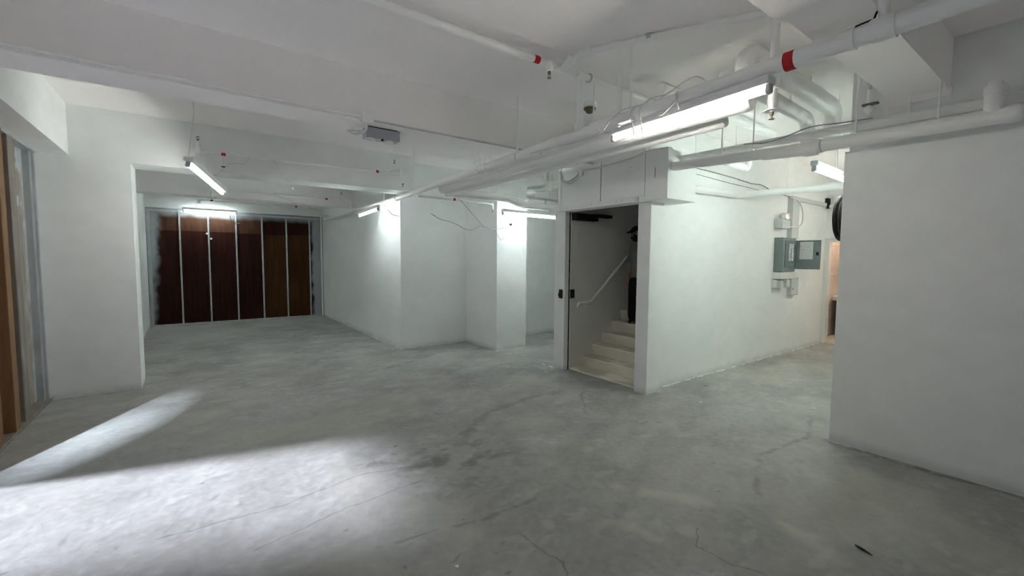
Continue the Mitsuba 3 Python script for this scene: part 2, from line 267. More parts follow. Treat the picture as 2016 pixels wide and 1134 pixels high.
part(w, 'track', join(box(-0.775, 2.745, 12.045, 12.12, 0.0, 0.02), box(-0.775, 2.745, 12.045, 12.05, 0.0, 0.03)), 'mat_steel', False)
part(w, 'screw_cap', join(ring((0.285, 12.052, 2.03), (0, 1, 0), 0.022, 0.02), ring((0.36, 12.085, 1.92), (0, 1, 0), 0.024, 0.02)), 'mat_white_plastic')
part(w, 'drain_riser', cyl((2.70, 12.02, 0), (2.70, 12.02, 2.6), 0.02), 'mat_pipe')

# right wall, rear wall, corridor
w = thing('wall_right', 'white drywall on the right, ending at the corridor', None, None, 'structure')
part(w, 'drywall', box(4.25, 4.6, -3.2, 1.29, -0.1, 2.375), 'mat_wall', False)
part(w, 'upper_block', box(4.285, 4.6, -3.2, 1.27, 2.37, ZC + 0.02), 'mat_wall', False)
struct('wall_rear', box(-1.5, 4.6, -3.4, -3.15, -0.1, ZC + 0.02), 'mat_wall', 'white wall behind the viewer')
struct('wall_corridor_near', box(4.55, 9.6, 0.95, 1.29, -0.1, ZC + 0.02), 'mat_wall', 'white near side wall of the corridor')

# stair enclosure
w = thing('wall_stair', 'white drywall enclosure around the stair', None, None, 'structure')
part(w, 'side_wall', box(4.20, 9.5, 3.05, 3.10, -0.1, ZC + 0.02), 'mat_wall', False, 'bright white corridor wall with the breaker panel')
part(w, 'corner_column', box(4.025, 4.27, 2.95, 3.12, -0.05, 2.16, 0.006), 'mat_wall', False, 'white corner column right of the stair door')
part(w, 'left_jamb', box(4.025, 4.16, 4.292, 4.50, -0.05, 2.16, 0.005), 'mat_wall', False, 'white jamb left of the stair door')
part(w, 'inner_wall', box(4.14, 9.5, 4.292, 4.40, -0.1, ZC + 0.02), 'mat_inner_wall', False)
part(w, 'lintel', box(4.00, 4.14, 3.06, 4.50, 2.135, 2.22, 0.004), 'mat_wall', False)
part(w, 'upper_wall', box(4.02, 4.14, 3.0, 4.42, 2.2, ZC + 0.02), 'mat_wall', False)
part(w, 'end_wall', box(9.3, 9.5, 3.05, 4.40, -0.1, ZC + 0.02), 'mat_wall', False)
for y0, y1, z1, x in ((3.618, 4.315, 2.66, 3.955), (2.985, 3.606, 2.74, 3.95), (2.70, 2.977, 2.655, 3.945)):
    part(w, 'drywall_panel', box(x, 4.02, y0, y1, 2.19 if y0 > 2.8 else 2.135, z1, 0.003), 'mat_wall', False)
part(w, 'drywall_panel', box(3.975, 4.03, 3.618, 4.315, 2.66, 2.95, 0.003), 'mat_wall', False)
part(w, 'drywall_panel', box(3.985, 4.03, 2.985, 3.606, 2.745, 2.97, 0.003), 'mat_wall', False)
part(w, 'soffit_box', box(3.96, 4.47, 2.705, 3.06, 2.135, 2.64, 0.004), 'mat_wall', False, 'projecting white box above the corner column')
part(w, 'corner_bead', box(3.935, 3.962, 4.30, 4.345, 2.14, 2.70, 0.004), 'mat_wall', False)
part(w, 'header_trim', box(3.94, 4.03, 3.10, 4.40, 2.132, 2.195, 0.004), 'mat_wall', False)
part(w, 'screw_head', join(*[ring((3.938, y, 2.165), (1, 0, 0), 0.007, 0.006, 10) for y in (3.28, 3.36, 3.75, 4.18)]), 'mat_pipe_gray')
for y0, y1, z in ((2.975, 2.987, 2.64), (3.604, 3.620, 2.62)):
    part(w, 'seam', box(3.952, 4.0, y0, y1, 2.20, z), 'mat_seam', False)
part(w, 'access_slot', box(3.943, 3.95, 2.85, 2.858, 2.36, 2.47), 'mat_seam', False)

d = thing('door_1', 'open stair doorway with black strike plates', None, None, 'structure')
part(d, 'pocket_edge', box(4.10, 4.112, 4.284, 4.296, 0.0, 2.13), 'mat_black', False)
part(d, 'strike_plate', join(box(4.014, 4.026, 4.325, 4.395, 0.975, 1.095, 0.003), box(4.008, 4.018, 4.385, 4.402, 1.0, 1.04, 0.002)), 'mat_black', False)
part(d, 'strike_plate', box(4.13, 4.205, 4.278, 4.294, 0.975, 1.095, 0.003), 'mat_black', False)

d = thing('door_2', 'white framed washroom doorway at the corridor end', None, None, 'structure')
part(d, 'frame', join(box(9.28, 9.42, 2.975, 3.055, -0.05, 1.915, 0.004), box(9.28, 9.42, 2.10, 3.055, 1.85, 1.915, 0.004), box(9.28, 9.42, 2.10, 2.18, -0.05, 1.9, 0.004)), 'mat_white_plastic', False)
part(d, 'threshold', box(9.28, 9.75, 2.18, 3.25, -0.05, 0.03, 0.008), 'mat_stone', False)
struct('wall_end', join(box(9.30, 9.5, 1.2, 2.10, -0.1, ZC + 0.02), box(9.30, 9.5, 2.09, 3.06, 1.91, ZC + 0.02)), 'mat_wall', 'white end wall of the corridor')
w = thing('wall_washroom', 'beige tiled washroom beyond the end doorway', None, None, 'structure')
part(w, 'shell', join(box(9.45, 10.9, 3.26, 3.4, -0.1, 2.5), box(10.75, 10.9, 1.3, 3.4, -0.1, 2.5), box(9.45, 10.9, 1.3, 1.45, -0.1, 2.5), box(9.45, 10.9, 1.3, 3.4, 2.4, 2.5), box(9.42, 10.9, 1.3, 3.4, -0.1, 0.0), box(9.44, 9.5, 3.04, 3.4, -0.1, 2.5)), 'mat_grout', False)
for i in range(4):
    for j in range(4):
        x0 = 9.51 + i * 0.31; z0 = 0.01 + j * 0.60
        part(w, 'tile', box(x0, x0 + 0.305, 3.248, 3.265, z0, z0 + 0.594, 0.002), 'mat_tile', False)
for i in range(4):
    for j in range(4):
        y1 = 3.245 - i * 0.31; z0 = 0.01 + j * 0.60
        part(w, 'tile', box(10.737, 10.755, y1 - 0.305, y1, z0, z0 + 0.594, 0.002), 'mat_tile', False)
for i in range(4):
    for j in range(4):
        part(w, 'tile', box(9.76 + i * 0.25, 10.005 + i * 0.25, 3.24 - (j + 1) * 0.30, 3.235 - j * 0.30, -0.02, 0.006, 0.002), 'mat_stone', False)

# the dim front across the street, and the ground outside the street door, and its metal door leaf standing open
struct('wall_street', box(-10.5, -9.5, -14, 16, -0.1, 5.0), 'mat_street', 'dim building front across the street')
struct('pillar_street', box(-4.5, -4.2, 2.78, 3.92, -0.1, 4.4), 'mat_street', 'tall square pillar standing on the pavement outside')
struct('sidewalk', box(-14, -1.26, -14, 16, -0.25, -0.02), 'mat_sidewalk', 'pale pavement outside the street door')
d = thing('door_3', 'metal street door standing open outside', None, None, 'structure')
leaf = box(0, 0.40, -0.02, 0.02, 0.02, 1.96)
ang = math.atan2(-1.0, -0.06)
leaf.apply_transform(trimesh.transformations.rotation_matrix(ang, (0, 0, 1))); leaf.apply_translation((-1.535, 2.33, 0))
part(d, 'leaf', leaf, 'mat_door_metal', False)

# ------------------------------------------------------------------ stair, handrail
st = thing('staircase', 'cream painted stair rising inside the open doorway', 'staircase')
part(st, 'landing', box(4.12, 4.40, 3.10, 4.295, -0.02, 0.012, 0.003), 'mat_step', False)
for k in range(1, 15):
    x = 4.375 + (k - 1) * 0.2
    m = join(box(x + 0.02, x + 0.24, 3.10, 4.295, 0.15 * (k - 1), 0.15 * k - 0.015), box(x, x + 0.24, 3.10, 4.295, 0.15 * k - 0.022, 0.15 * k, 0.004))
    prof = trimesh.creation.extrude_polygon(__import__('shapely').Polygon([(x + 0.03, 0.15 * (k - 1) - (0.15 if k > 1 else 0)), (x + 0.03, 0.15 * (k - 1)), (x, 0.15 * k - 0.012), (x + 0.004, 0.15 * k), (x + 0.24, 0.15 * k), (x + 0.24, 0.15 * (k - 1) - (0.15 if k > 1 else 0))]), 1.19)
    prof.apply_transform(trimesh.transformations.rotation_matrix(math.pi / 2, (1, 0, 0))); prof.apply_translation((0, 4.292, 0))
    part(st, 'step', prof, 'mat_step', False)
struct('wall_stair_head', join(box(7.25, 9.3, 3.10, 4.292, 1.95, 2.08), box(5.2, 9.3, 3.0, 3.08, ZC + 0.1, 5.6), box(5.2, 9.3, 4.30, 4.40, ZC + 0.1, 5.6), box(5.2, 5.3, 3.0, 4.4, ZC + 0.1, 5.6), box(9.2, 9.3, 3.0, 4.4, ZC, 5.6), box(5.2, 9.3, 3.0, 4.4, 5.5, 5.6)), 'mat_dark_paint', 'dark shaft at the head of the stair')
struct('trim_1', join(box(4.14, 4.56, 4.20, 4.293, 2.03, 2.12), box(4.5, 4.85, 4.20, 4.293, 2.09, 2.13)), 'mat_black', 'dark track at the head of the doorway')
hr = thing('handrail', 'white pipe handrail on the wall beside the stair', 'handrail')
part(hr, 'rail', tube([(4.21, 4.225, 0.855), (4.23, 4.225, 0.91), (4.46, 4.225, 0.915), (6.2, 4.225, 2.36)], 0.019, 12, 0.03), 'mat_pipe', True)
for x in (4.40, 5.02, 5.64):
    z = 0.915 + max(0, x - 4.46) * 0.83
    part(hr, 'bracket', join(tube([(x, 4.225, z - 0.015), (x, 4.235, z - 0.06), (x, 4.285, z - 0.06)], 0.008, 8, 0.02), ring((x, 4.287, z - 0.06), (0, 1, 0), 0.028, 0.01)), 'mat_pipe')

# ------------------------------------------------------------------ lamps
def lamp(name, a, b, label, down=(0, 0, -1), tint=(0.88, 1.0, 0.97), k=1.0, wbody=0.03, group=None):
    """A batten from a to b (the tube's ends): housing above, tube below, sockets at both ends."""
    a, b, dn = np.array(a, float), np.array(b, float), np.array(down, float)
    ax = (b - a); L = np.linalg.norm(ax); ax /= L; dn -= ax * (dn @ ax); dn /= np.linalg.norm(dn); sd = np.cross(ax, dn)
    M = np.eye(4); M[:3, 0], M[:3, 1], M[:3, 2], M[:3, 3] = ax, sd, dn, a
    if np.linalg.det(M[:3, :3]) < 0: M[:3, 1] *= -1
    key = thing(name, label, 'lamp', group)
    def put(m): m.apply_transform(M); return m
    part(key, 'housing', put(box(-0.035, L + 0.035, -wbody, wbody, -0.075, -0.028, 0.006)), 'mat_lamp_body', False)
    for s in (0, 1):
        x0 = -0.035 if s == 0 else L + 0.005
        part(key, 'end_cap', put(box(x0, x0 + 0.03, -0.018, 0.018, -0.035, 0.017, 0.006)), 'mat_lamp_cap', False)
    t = tube([(0, 0, 0), (L, 0, 0)], 0.0135, 12)
    rad = [LAMP * k * c for c in tint]
    part(key, 'tube', put(t), 'mat_white_plastic', True, emitter={'type': 'area', 'radiance': {'type': 'rgb', 'value': rad}})
    return key, M
def hang(key, at, to, r=0.003, name='hanger_wire'): part(key, name, cyl(at, to, r, 6), 'mat_cable')
G = 'fluorescent_lamp'
BLUE = (0.94, 0.98, 0.93); COLD = (0.86, 0.98, 0.97); NEUT = (1.04, 1.0, 0.89)
lamp(G, (2.615, 2.255, 2.415), (2.53, 1.145, 2.415), 'lit fluorescent tube strapped under the big pipe, largest and nearest', (-0.05, 0, -1), NEUT, 0.46, 0.040)
lamp(G, (0.0, 5.14, 2.355), (0.305, 6.18, 2.245), 'lit fluorescent tube hanging tilted by the white pier', (-0.2, 0, -1), BLUE, 0.62, 0.042)
k, _ = lamp(G, (-0.105, 11.79, 2.49), (0.82, 11.81, 2.49), 'lit fluorescent tube in front of the brown plywood wall', (0, -0.3, -1), COLD, 0.8, 0.024)
for x in (0.1, 0.62): hang(k, (x, 11.8, 2.55), (x, 11.8, ZC + 0.01))
k, _ = lamp(G, (2.39, 7.78, 2.235), (2.30, 6.60, 2.235), 'lit fluorescent tube below the far end of the big pipe', (0.1, 0, -1), COLD, 0.65)
for y in (7.5, 6.85): hang(k, (2.36, y, 2.30), (2.575, y, 2.41))
k, _ = lamp(G, (3.84, 5.45, 2.185), (4.93, 5.47, 2.185), 'lit fluorescent tube in front of the bright square pillar', (0, -0.25, -1), COLD, 1.1, 0.024)
for x in (4.1, 4.75): hang(k, (x, 5.46, 2.25), (x, 5.46, ZC + 0.01))
k, _ = lamp(G, (4.42, 1.555, 2.30), (5.58, 1.60, 2.30), 'lit fluorescent tube in the corridor, cut off by the right wall', (0, 0, -1), (0.86, 1.0, 0.93), 1.15)
lamp(G, (7.3, 1.55, 2.42), (8.5, 1.58, 2.42), 'fluorescent tube farther along the corridor, hidden by the right wall', (0, 0.1, -1), (1.0, 1.0, 0.9), 0.62, 0.036)
for x in (7.6, 8.2): hang('fluorescent_lamp_006', (x, 1.57, 2.48), (x, 1.57, ZC + 0.01))
for x in (4.95, 5.4): hang(k, (x, 1.575, 2.37), (x, 1.57, ZC + 0.01))

# ------------------------------------------------------------------ pipes
def pipe(name, label, pts, r, mat='mat_pipe', corner=0.06, cat='pipe', group=None, n=18, seg='run'):
    key = thing(name, label, cat, group); part(key, seg, tube(pts, r, n, corner), mat, 40); return key
def band(key, at, d, r, w=0.05, mat='mat_red', name='red_band'): return part(key, name, ring(at, d, r, w), mat)
def hanger(key, at, top=ZC, r=0.006, ringr=None, d=None):
    part(key, 'hanger_rod', cyl((at[0], at[1], at[2]), (at[0], at[1], top + 0.01), r, 8), 'mat_pipe')
    if ringr: part(key, 'hanger_ring', ring(at, d, ringr, 0.022), 'mat_pipe')
def sprinkler(key, at, up=False):
    """A sprinkler head at the pipe end, hanging or upright."""
    s = 1 if up else -1; x, y, z = at
    h = part(key, 'sprinkler_head', join(lathe([(0.0, 0), (0.011, 0), (0.011, 0.02), (0.006, 0.022), (0.0, 0.022)], (x, y, z if up else z - 0.022)),
        cyl((x - 0.011, y, z + s * 0.02), (x - 0.006, y, z + s * 0.045), 0.0025, 6), cyl((x + 0.011, y, z + s * 0.02), (x + 0.006, y, z + s * 0.045), 0.0025, 6), ring((x, y, z + s * 0.047), (0, 0, 1), 0.016, 0.003)), 'mat_brass')
    return h

Y = np.array([0, -1.0, 0.0])
def p1z(y): return 2.565 - 0.0235 * (min(y, 7.2) - 0.6)
mp = thing('sprinkler_main', 'large white sprinkler main with a red band, running overhead to the far bay', 'pipe')
part(mp, 'run', tube([(2.58, 0.2, p1z(0.2)), (2.58, 2.45, p1z(2.45))], 0.047, 22), 'mat_pipe', 40)
part(mp, 'run', tube([(2.58, 2.45, p1z(2.45)), (2.58, 6.5, p1z(6.5))], 0.041, 22), 'mat_pipe', 40)
part(mp, 'run', tube([(2.58, 6.5, p1z(6.5)), (2.58, 11.2, 2.41)], 0.032, 18), 'mat_pipe', 40)
band(mp, (2.58, 1.045, p1z(1.045)), Y, 0.0485, 0.05)
for y, r, w in ((0.66, 0.055, 0.09), (0.78, 0.052, 0.03), (2.40, 0.053, 0.10), (2.95, 0.046, 0.02), (2.90, 0.045, 0.10), (4.02, 0.045, 0.09), (5.02, 0.043, 0.08), (6.50, 0.042, 0.02)):
    part(mp, 'coupling', ring((2.58, y, p1z(y)), Y, r, w, 22), 'mat_pipe')
part(mp, 'coupling_gap', ring((2.58, 6.515, p1z(6.5)), Y, 0.0425, 0.02), 'mat_black')
part(mp, 'bolt', join(cyl((2.545, 0.70, 2.605), (2.545, 0.76, 2.60), 0.004, 8), cyl((2.55, 0.695, 2.60), (2.56, 0.685, 2.64), 0.005, 8)), 'mat_black')
for y in (3.44, 4.13, 5.9, 7.1): hanger(mp, (2.58, y, p1z(y)), ZC if y != 4.0 else 2.66, 0.007, 0.05 if y < 5 else 0.04, Y)
part(mp, 'riser', cyl((2.58, 0.42, p1z(.42)), (2.58, 0.42, ZC + 0.01), 0.05, 18), 'mat_pipe')
part(mp, 'riser', cyl((2.58, 0.665, p1z(.66)), (2.58, 0.665, ZC + 0.01), 0.022, 14), 'mat_pipe')

# the two wide capped pipes beside the main
for nm, x, r, y0, y1, z, lab in (('drain_pipe', 2.80, 0.062, 1.36, 5.45, 2.485, 'wide white capped pipe just beyond the near lamp, upper of the pair'), ('drain_pipe', 2.95, 0.042, 1.60, 5.60, 2.445, 'white capped pipe, thinner and lower of the pair beyond the near lamp')):
    k = pipe(nm, lab, [(x, y0, z), (x, y1, z - 0.03)], r, n=24)
    part(k, 'end_cap', lathe([(0, 0), (r * 0.86, 0), (r * 1.02, 0.02), (r * 1.02, 0.05), (0, 0.05)], (x, y0 - 0.02, z), (0, 1, 0)), 'mat_pipe')
    for y in (2.8, 4.6): hanger(k, (x, y, z - 0.01), ZC, 0.006)

# pipe on the ceiling with a red band, and its fittings down to the main
cp = pipe('ceiling_pipe', 'white pipe along the ceiling with a red band beside its elbow', [(-0.9, 2.58, 2.985), (2.75, 2.58, 2.975), (4.0, 2.60, 2.97)], 0.026, corner=0)
band(cp, (2.10, 2.58, 2.977), (1, 0, 0), 0.0275, 0.05)
for x in (2.30, 2.56): part(cp, 'fitting', ring((x, 2.58, 2.977), (1, 0, 0), 0.036, 0.10), 'mat_pipe')
part(cp, 'fitting_rim', ring((2.655, 2.58, 2.977), (1, 0, 0), 0.037, 0.012), 'mat_pipe_gray')
part(cp, 'drop', tube([(2.58, 2.60, 2.97), (2.58, 2.60, p1z(2.6))], 0.029, 18), 'mat_pipe')
part(cp, 'saddle', ring((2.58, 2.60, p1z(2.6) + 0.06), (0, 0, 1), 0.040, 0.05), 'mat_pipe')
part(cp, 'side_arm', tube([(2.30, 2.58, 2.97), (2.16, 2.50, 2.93), (2.10, 2.43, 2.885), (2.10, 2.43, 2.84)], 0.022, 14, 0.03), 'mat_pipe')
part(cp, 'elbow', join(ring((2.135, 2.47, 2.91), (0.6, 0.5, 0.4), 0.028, 0.02), ring((2.10, 2.43, 2.86), (0, 0, 1), 0.025, 0.03)), 'mat_pipe')
sprinkler(cp, (2.10, 2.43, 2.84))
c2 = pipe('ceiling_pipe', 'white pipe along the ceiling from the elbow to the sprinkler drop', [(2.34, 2.56, 2.955), (2.345, 2.45, 3.0), (2.37, 2.36, 3.02), (2.86, 1.25, 2.99)], 0.026, corner=0.05)
for q, dd in (((2.345, 2.46, 2.995), (0, -0.8, 0.4)), ((2.385, 2.32, 3.02), (0.4, -0.9, 0))): part(c2, 'fitting', ring(q, dd, 0.034, 0.05), 'mat_pipe')
part(c2, 'drop', tube([(2.86, 1.25, 3.0), (2.86, 1.25, 2.46)], 0.024, 16), 'mat_pipe')
part(c2, 'reducer', lathe([(0, 0), (0.014, 0), (0.022, 0.03), (0.028, 0.05), (0.026, 0.10), (0, 0.10)], (2.86, 1.25, 2.40)), 'mat_pipe')
for z in (2.96, 2.56): part(c2, 'fitting', ring((2.86, 1.25, z), (0, 0, 1), 0.034, 0.055), 'mat_pipe')
sprinkler(c2, (2.86, 1.25, 2.405)); part(c2, 'escutcheon', ring((2.86, 1.25, 2.408), (0, 0, 1), 0.045, 0.004), 'mat_pipe')
part(c2, 'ceiling_clip', tube([(2.56, 1.93, 3.0), (2.56, 1.93, 3.04)], 0.03, 12), 'mat_pipe_gray')
v = pipe('vertical_pipe', 'thin white vertical pipe between the ceiling pipe and the main', [(2.58, 2.19, 3.04), (2.58, 2.19, 2.52)], 0.016, corner=0)
v = pipe('vertical_conduit', 'thin grey vertical conduit right of the thin white vertical pipe', [(2.60, 2.11, 3.04), (2.60, 2.11, 2.52)], 0.007, corner=0, cat='conduit')

# sprinkler branches of the bays behind
b = pipe('sprinkler_branch', 'white sprinkler branch with two red bands before the second beam', [(0.10, 6.20, 2.70), (2.40, 6.20, 2.735)], 0.0165, corner=0)
band(b, (0.335, 6.20, 2.704), (1, 0, 0), 0.0178, 0.045); band(b, (2.16, 6.20, 2.731), (1, 0, 0), 0.0178, 0.04)
part(b, 'upright', join(cyl((0.095, 6.20, 2.69), (0.095, 6.20, 2.82), 0.022), ring((0.095, 6.2, 2.70), (0, 0, 1), 0.028, 0.05)), 'mat_pipe'); sprinkler(b, (0.095, 6.20, 2.82), True)
part(b, 'swing_arm', tube([(2.28, 6.14, 2.73), (2.40, 6.05, 2.80), (2.46, 6.05, 2.80), (2.46, 6.05, 2.73), (2.48, 6.05, 2.575)], 0.02, 12, 0.03), 'mat_pipe')
part(b, 'upright', cyl((2.36, 6.06, 2.79), (2.36, 6.06, 2.84), 0.018), 'mat_pipe'); sprinkler(b, (2.36, 6.06, 2.84), True); sprinkler(b, (2.48, 6.05, 2.58))
part(b, 'end_drop', tube([(2.38, 6.2, 2.735), (2.62, 6.2, 2.74), (2.66, 6.20, 2.74), (2.66, 6.20, 2.44)], 0.018, 12, 0.03), 'mat_pipe')
hanger(b, (2.30, 6.15, 2.75), ZC, 0.006); 
for x in (0.72, 0.95): part(b, 'clip', ring((x, 6.2, 2.712), (1, 0.2, 0), 0.021, 0.02), 'mat_pipe')
b = pipe('sprinkler_branch', 'white sprinkler branch with a red band before the third beam', [(0.30, 8.95, 2.61), (2.58, 8.95, 2.635), (2.58, 8.95, 2.44)], 0.0165, corner=0.05)
band(b, (2.12, 8.95, 2.631), (1, 0, 0), 0.018, 0.045); part(b, 'upright', cyl((2.40, 8.95, 2.63), (2.40, 8.95, 2.74), 0.022), 'mat_pipe'); sprinkler(b, (2.40, 8.95, 2.74), True)
part(b, 'upright', join(cyl((0.30, 8.95, 2.50), (0.30, 8.95, 2.70), 0.024), ring((0.30, 8.95, 2.61), (1, 0, 0), 0.03, 0.07)), 'mat_pipe')
hanger(b, (1.2, 8.95, 2.62), ZC, 0.006); hanger(b, (2.2, 8.95, 2.63), ZC, 0.006)
b = pipe('sprinkler_branch', 'grey-white sprinkler branch with a red band before the brown plywood wall', [(0.15, 11.3, 2.70), (2.60, 11.3, 2.69)], 0.018, corner=0)
band(b, (0.37, 11.3, 2.70), (1, 0, 0), 0.0195, 0.05); band(b, (2.0, 11.3, 2.692), (1, 0, 0), 0.0195, 0.045)
part(b, 'upright', join(cyl((0.15, 11.3, 2.62), (0.15, 11.3, 2.76), 0.028), ring((0.15, 11.3, 2.70), (1, 0, 0), 0.034, 0.06)), 'mat_pipe'); hanger(b, (0.27, 11.3, 2.70), ZC, 0.008); hanger(b, (1.8, 11.3, 2.69), ZC, 0.008)
b = pipe('sprinkler_branch', 'short white sprinkler branch with a red band, from the main to the pillar edge', [(2.58, 5.75, 2.375), (3.15, 5.75, 2.375), (3.83, 5.75, 2.365), (3.83, 5.75, 2.28)], 0.017, corner=0.03)
band(b, (3.15, 5.75, 2.375), (1, 0, 0), 0.0185, 0.04); part(b, 'fitting', ring((3.80, 5.75, 2.366), (1, 0, 0), 0.023, 0.05), 'mat_pipe'); sprinkler(b, (3.83, 5.75, 2.285))

# pipes behind the pillar and the stair
k = pipe('drain_pipe', 'thick white drain pipe stepping down with an elbow above the pillar lamp', [(2.90, 5.60, 2.45), (4.03, 5.60, 2.455), (4.28, 5.60, 2.375), (6.4, 5.62, 2.35)], 0.060, corner=0.08, n=22)
part(k, 'collar', join(ring((3.97, 5.60, 2.455), (1, 0, -0.1), 0.066, 0.05, 22), ring((4.31, 5.60, 2.374), (1, 0, -0.1), 0.066, 0.05, 22)), 'mat_pipe'); hanger(k, (3.7, 5.60, 2.45)); hanger(k, (5.3, 5.61, 2.36))
k = pipe('drain_pipe', 'white drain pipe with a wide hub crossing behind the stair', [(5.0, 6.70, 2.75), (5.0, 4.45, 2.745)], 0.062, corner=0, n=22)
part(k, 'hub', lathe([(0, 0), (0.068, 0), (0.085, 0.02), (0.085, 0.12), (0.068, 0.16), (0, 0.16)], (5.0, 5.62, 2.747), (0, 1, 0)), 'mat_pipe'); hanger(k, (5.0, 5.9, 2.75))
k = pipe('drain_pipe', 'grey white drain pipe with elbows, low behind the stair', [(5.2, 6.62, 2.62), (6.0, 6.62, 2.60), (6.2, 6.62, 2.68), (6.9, 6.62, 2.68)], 0.055, 'mat_pipe', 0.08, n=18)
for x in (5.62, 6.05): part(k, 'collar', ring((x, 6.62, 2.607), (1, 0, 0), 0.063, 0.05, 18), 'mat_pipe_gray')
hanger(k, (5.4, 6.62, 2.62))
k = thing('motion_sensor', 'small white sensor box with a black eye, high behind the paired pipes', 'sensor')
part(k, 'case', box(4.72, 4.84, 6.46, 6.54, 2.87, 2.96, 0.01), 'mat_white_plastic', False); part(k, 'eye', sph((4.71, 6.46, 2.925), 0.03), 'mat_black', True)
part(k, 'rod', cyl((4.74, 6.5, 2.66), (4.74, 6.5, ZC + .01), 0.012, 8), 'mat_pipe'); part(k, 'clip', box(4.86, 4.89, 6.46, 6.5, 2.84, 2.88), 'mat_black', False)

# pipes over the right wall
k = pipe('header_pipe', 'thick white pipe in front of the top of the right wall', [(4.05, 2.72, 2.47), (4.05, 1.45, 2.415)], 0.045, corner=0, n=22)
part(k, 'run', cyl((4.05, 1.45, 2.415), (4.05, 0.38, 2.405), 0.049, 22), 'mat_pipe', 40)
part(k, 'sleeve', cyl((4.045, 1.82, 2.425), (4.045, 1.44, 2.40), 0.050, 22), 'mat_pipe', 40)
part(k, 'hub', lathe([(0, 0), (0.05, 0), (0.064, 0.02), (0.066, 0.10), (0.05, 0.13), (0, 0.13)], (4.05, 1.395, 2.412), (0, 1, 0)), 'mat_pipe')
part(k, 'gap_ring', ring((4.05, 1.385, 2.412), (0, 1, 0), 0.0515, 0.012, 22), 'mat_pipe_gray')
part(k, 'end_cap', lathe([(0, 0), (0.04, 0.0), (0.054, 0.02), (0.054, 0.07), (0, 0.07)], (4.05, 0.345, 2.405), (0, 1, 0)), 'mat_pipe')
part(k, 'cleanout', join(cyl((4.05, 0.47, 2.41), (4.05, 0.47, 2.56), 0.046, 20), ring((4.05, 0.47, 2.565), (0, 0, 1), 0.054, 0.05), ring((4.05, 0.47, 2.60), (0, 0, 1), 0.034, 0.03)), 'mat_pipe', 40)
hanger(k, (4.05, 1.17, 2.42), ZC, 0.008); hanger(k, (4.05, 0.72, 2.41), 2.69, 0.007); hanger(k, (4.05, 2.2, 2.45), 3.05, 0.005)
k = pipe('header_pipe', 'thinner white pipe behind the thick one over the right wall', [(4.19, 2.72, 2.565), (4.19, 0.3, 2.53)], 0.036, corner=0)
hanger(k, (4.19, 1.98, 2.55), ZC, 0.006, 0.042, Y); hanger(k, (4.19, 0.9, 2.54), 2.69, 0.006, 0.042, Y)
k = thing('valve', 'small dark valve on the ceiling above the thick pipe', 'valve')
part(k, 'body', join(cyl((4.12, 1.12, ZC + 0.01), (4.12, 1.12, 2.60), 0.012, 10), sph((4.12, 1.12, 2.64), 0.028)), 'mat_pipe'); part(k, 'stem', cyl((4.12, 1.12, 2.78), (4.12, 1.12, 2.84), 0.014, 10), 'mat_pipe_gray'); part(k, 'lever', box(4.10, 4.14, 1.06, 1.16, 2.665, 2.68, 0.004), 'mat_brass', False)
k = thing('rectangular_duct', 'rectangular white ceiling duct running into the right wall', 'duct')
part(k, 'section', box(1.55, 2.38, 0.70, 1.03, 2.675, ZC + 0.01, 0.004), 'mat_ceiling', False)
part(k, 'section', box(2.375, 3.05, 0.705, 1.02, 2.70, ZC + 0.01, 0.004), 'mat_ceiling', False)
part(k, 'section', box(3.045, 4.29, 0.71, 1.02, 2.70, ZC + 0.01, 0.004), 'mat_ceiling', False)
part(k, 'flange', box(4.255, 4.285, 0.70, 1.03, 2.655, 2.71), 'mat_ceiling', False)
for nm, y, z, x0, x1, r, lab in (('round_duct', 1.54, 2.93, 3.11, 4.72, 0.073, 'fat white round duct, right of the two that turn down behind the main'), ('round_duct', 1.69, 2.845, 3.11, 4.58, 0.057, 'slimmer white round duct, left of the two that turn down behind the main')):
    k = pipe(nm, lab, [(x0, y, 2.58), (x0, y, z), (x1, y, z - 0.05), (x1 + 0.02, y, 2.58)], r, corner=0.13, cat='duct', n=24)
    part(k, 'seam', ring((x0, y, z - 0.17), (0, 0, 1), r * 1.03, 0.012, 24), 'mat_pipe'); hanger(k, (4.2, y, z))
k = pipe('drain_pipe', 'white pipe running close under the ceiling behind the round ducts', [(3.3, 2.35, 2.97), (5.4, 2.35, 2.95)], 0.05, corner=0); hanger(k, (4.1, 2.35, 2.96))
k = pipe('drain_pipe', 'short white pipe with an upturned elbow over the corridor', [(4.50, 2.5, 2.565), (5.20, 2.5, 2.56), (5.20, 2.5, 2.80)], 0.036, corner=0.07); part(k, 'elbow_rim', ring((5.13, 2.5, 2.56), (1, 0, 0), 0.042, 0.03), 'mat_pipe'); hanger(k, (4.9, 2.5, 2.56), ZC, 0.005)

# corridor services
k = pipe('corridor_pipe', 'white pipe along the corridor wall that turns and crosses the corridor', [(4.47, 2.985, 2.35), (6.03, 2.985, 2.385), (6.03, 1.30, 2.36)], 0.044, corner=0.04, n=20); hanger(k, (6.03, 1.9, 2.37)); hanger(k, (6.03, 2.4, 2.37)); hanger(k, (4.9, 2.985, 2.36), ZC, 0.005)
k = thing('wireway', 'pale grey vertical cable trough on the corridor wall', 'cable trough')
part(k, 'upper_trough', box(7.68, 7.93, 2.975, 3.055, 1.86, 2.50, 0.004), 'mat_trough', False); part(k, 'lower_trough', box(7.78, 8.05, 2.985, 3.055, 0.95, 1.24, 0.004), 'mat_trough', False); part(k, 'top_branch', box(7.68, 9.1, 2.985, 3.055, 2.47, 2.53, 0.004), 'mat_trough', False)
part(k, 'edge', box(7.93, 7.945, 2.985, 3.055, 1.86, 2.46), 'mat_panel_dark', False); part(k, 'screw', ring((7.84, 2.983, 1.05), (0, 1, 0), 0.01, 0.008), 'mat_panel_dark')
